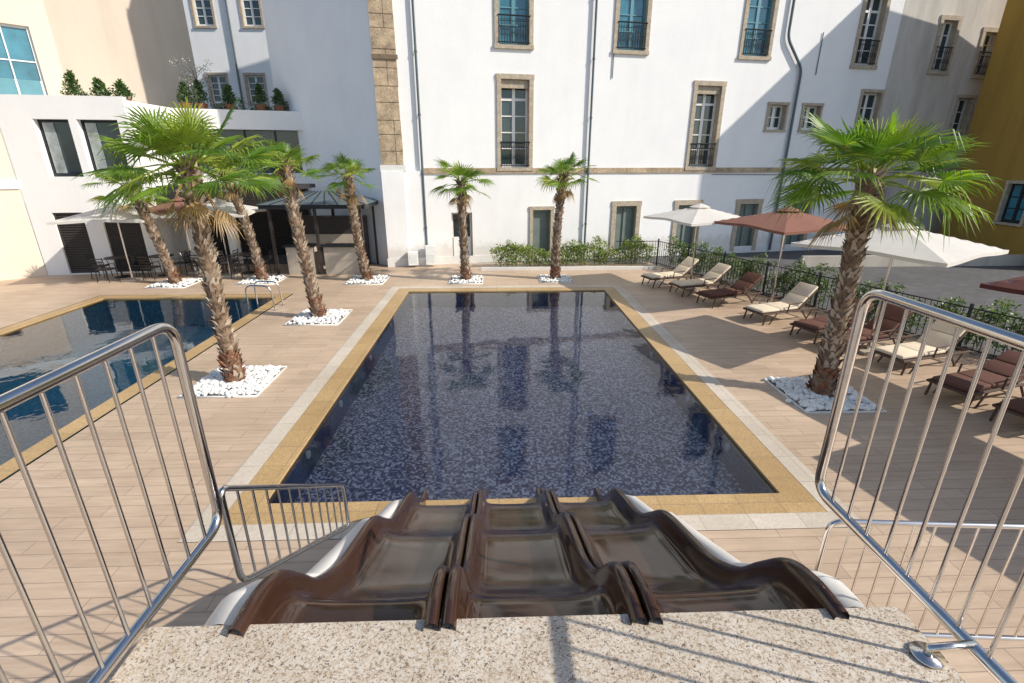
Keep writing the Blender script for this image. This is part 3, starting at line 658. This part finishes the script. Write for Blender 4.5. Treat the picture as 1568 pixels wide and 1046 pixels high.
# ---------------------------------------------------------------- slide
ctrl=[(1.33,2.44),(1.5,2.43),(1.68,2.36),(1.85,2.18),(2.02,1.98),(2.3,1.79),(2.65,1.66),(2.95,1.55),(3.15,1.44),(3.35,1.26),(3.6,1.05),(3.9,.91),(4.2,.80),(4.42,.70),(4.58,.58),(4.75,.39),(4.95,.2),(5.15,.09),(5.35,.03)]
def cr(p0,p1,p2,p3,t): return .5*((2*p1)+(-p0+p2)*t+(2*p0-5*p1+4*p2-p3)*t*t+(-p0+3*p1-3*p2+p3)*t**3)
prof=[]
for i in range(len(ctrl)-1):
    a=ctrl[max(0,i-1)];b=ctrl[i];c=ctrl[i+1];d_=ctrl[min(len(ctrl)-1,i+2)]
    for k in range(5): t=k/5; prof.append((cr(a[0],b[0],c[0],d_[0],t),cr(a[1],b[1],c[1],d_[1],t)))
prof.append(ctrl[-1])
half=[(-.376,-.16),(-.378,-.06),(-.376,-.02),(-.366,-.003),(-.35,.0),(-.336,-.004),(-.324,-.022),(-.318,-.06),(-.31,-.11),(-.298,-.145),(-.275,-.168),(-.235,-.180),(-.13,-.186),(0,-.187)]
cs=half+[(-x,z) for x,z in half[-2::-1]]
e=empty('water_slide'); m=MB(); XC=.16
for ln in (-1,0,1):
    vs=[(XC+ln*.762+x,y,z+dz) for (y,z) in prof for (x,dz) in cs]; k=len(cs)
    m.add(vs,[(j*k+i,j*k+i+1,(j+1)*k+i+1,(j+1)*k+i) for j in range(len(prof)-1) for i in range(k-1)],SLIDE)
m.obj('lanes',e,smooth=True)
f=MB(); fl=[(1.392,2.385),(1.55,2.37),(1.75,2.24),(2.2,1.82),(2.7,1.58),(3.26,1.32),(3.6,1.05),(4.2,.76),(4.6,.48),(4.9,.2),(5.1,.08)]
for sg in (-1,1):
    c4=[(1.141,-.03),(1.16,.0),(1.2,.01),(1.25,.0),(1.285,-.03),(1.30,-.09),(1.30,-.36),(1.14,-.38)]
    vs=[(XC+sg*x,y,z+dz) for (y,z) in fl for (x,dz) in c4]; k=len(c4)
    f.add(vs,[(j*k+i,j*k+i+1,(j+1)*k+i+1,(j+1)*k+i) for j in range(len(fl)-1) for i in range(k-1)]+[tuple(range(8)),tuple((len(fl)-1)*k+i for i in range(8))],FLANK)
f.obj('side_shell',e,smooth=True)
f=MB()
for sg in (-1,1):
    for y,z in ((2.6,1.25),(3.8,.55)): f.tube([(XC+sg*.9,y,0),(XC+sg*.9,y,z)],.04,STEEL,10)
f.obj('supports',e)
e=empty('slide_platform'); m=MB(); m.box((-1.2,-2.5,0),(1.5,1.30,2.335),WHITE2); m.obj('tower',e)
m=MB()
m.box((-1.29,.60,2.34),(1.53,1.385,2.40),GRAN); m.box((-1.29,-2.5,2.34),(1.53,.595,2.399),GRAN); m.obj('granite_top',e,bevel=.006)
# ---------------------------------------------------------------- rails
def guard(name,a,b,zb0,zb1,zt0,zt1,r=.021,gap=.115,rad=.1,feet=()):
    a=V(a);b=V(b); m=MB(); up=lambda p,z:V((p.x,p.y,z)); L_=(b-a).length
    loop=fillet([up(a.lerp(b,.3),zb0*.7+zb1*.3),up(b,zb1),up(b,zt1),up(a,zt0),up(a,zb0),up(a.lerp(b,.3),zb0*.7+zb1*.3)],rad,8)
    m.tube(loop,r,STEEL,12,False); n=int(L_/gap)
    for i in range(1,n):
        t=i/n; p=a.lerp(b,t); m.tube([up(p,zb0*(1-t)+zb1*t),up(p,zt0*(1-t)+zt1*t)],.007,STEEL,8,False)
    for fp in feet: m.tube([fp,(fp[0],fp[1],fp[2]+.01)],.05,STEEL,24); m.tube([(fp[0],fp[1],fp[2]),(fp[0],fp[1],fp[2]+.04),(fp[0]+.15,fp[1],fp[2]+.05)],.014,STEEL,10)
    o=m.obj(name,smooth=True)
guard('guard_railing',(-1.31,-.6,0),(-1.29,1.9,0),2.44,2.44,3.41,3.41)
guard('guard_railing',(1.62,-.6,0),(1.62,2.05,0),2.44,2.44,3.48,3.48,.022,feet=((1.47,1.18,2.402),))
guard('guard_railing',(-1.3,1.96,0),(-1.3,3.5,0),2.02,1.05,2.58,1.47,.016,.12,.07)
guard('guard_railing',(1.95,2.3,0),(4.0,2.15,0),1.15,1.15,2.02,2.02,.016,.12,.07)

# ---------------------------------------------------------------- light, world, camera
EL=36; az=V((1,-.34,0)).normalized()
S=V((az.x*math.cos(R(EL)),az.y*math.cos(R(EL)),math.sin(R(EL))))
l=bpy.data.lights.new('sun','SUN'); l.energy=5; l.angle=R(.5); l.color=(1,.93,.82)
o=bpy.data.objects.new('sun',l); o.rotation_euler=S.to_track_quat('Z','Y').to_euler(); o.location=(20,-5,20); scene.collection.objects.link(o)
wd=bpy.data.worlds.new('World'); scene.world=wd; wd.use_nodes=True; nt=wd.node_tree
sk=nt.nodes.new('ShaderNodeTexSky'); sk.sky_type='NISHITA'; sk.sun_disc=False; sk.sun_elevation=R(EL); sk.sun_rotation=R(109)
bg=nt.nodes['Background']; bg.inputs[1].default_value=.15; nt.links.new(sk.outputs[0],bg.inputs[0])
cam=bpy.data.cameras.new('camera'); cam.lens=17.29; cam.sensor_width=36; cam.clip_end=1000; cam.clip_start=.02
co=bpy.data.objects.new('camera',cam); co.location=(0,0,4); co.rotation_euler=(R(90-19.9),0,R(-1.83)); scene.collection.objects.link(co); scene.camera=co
scene.view_settings.view_transform='Standard'; scene.view_settings.look='None'; scene.view_settings.exposure=0
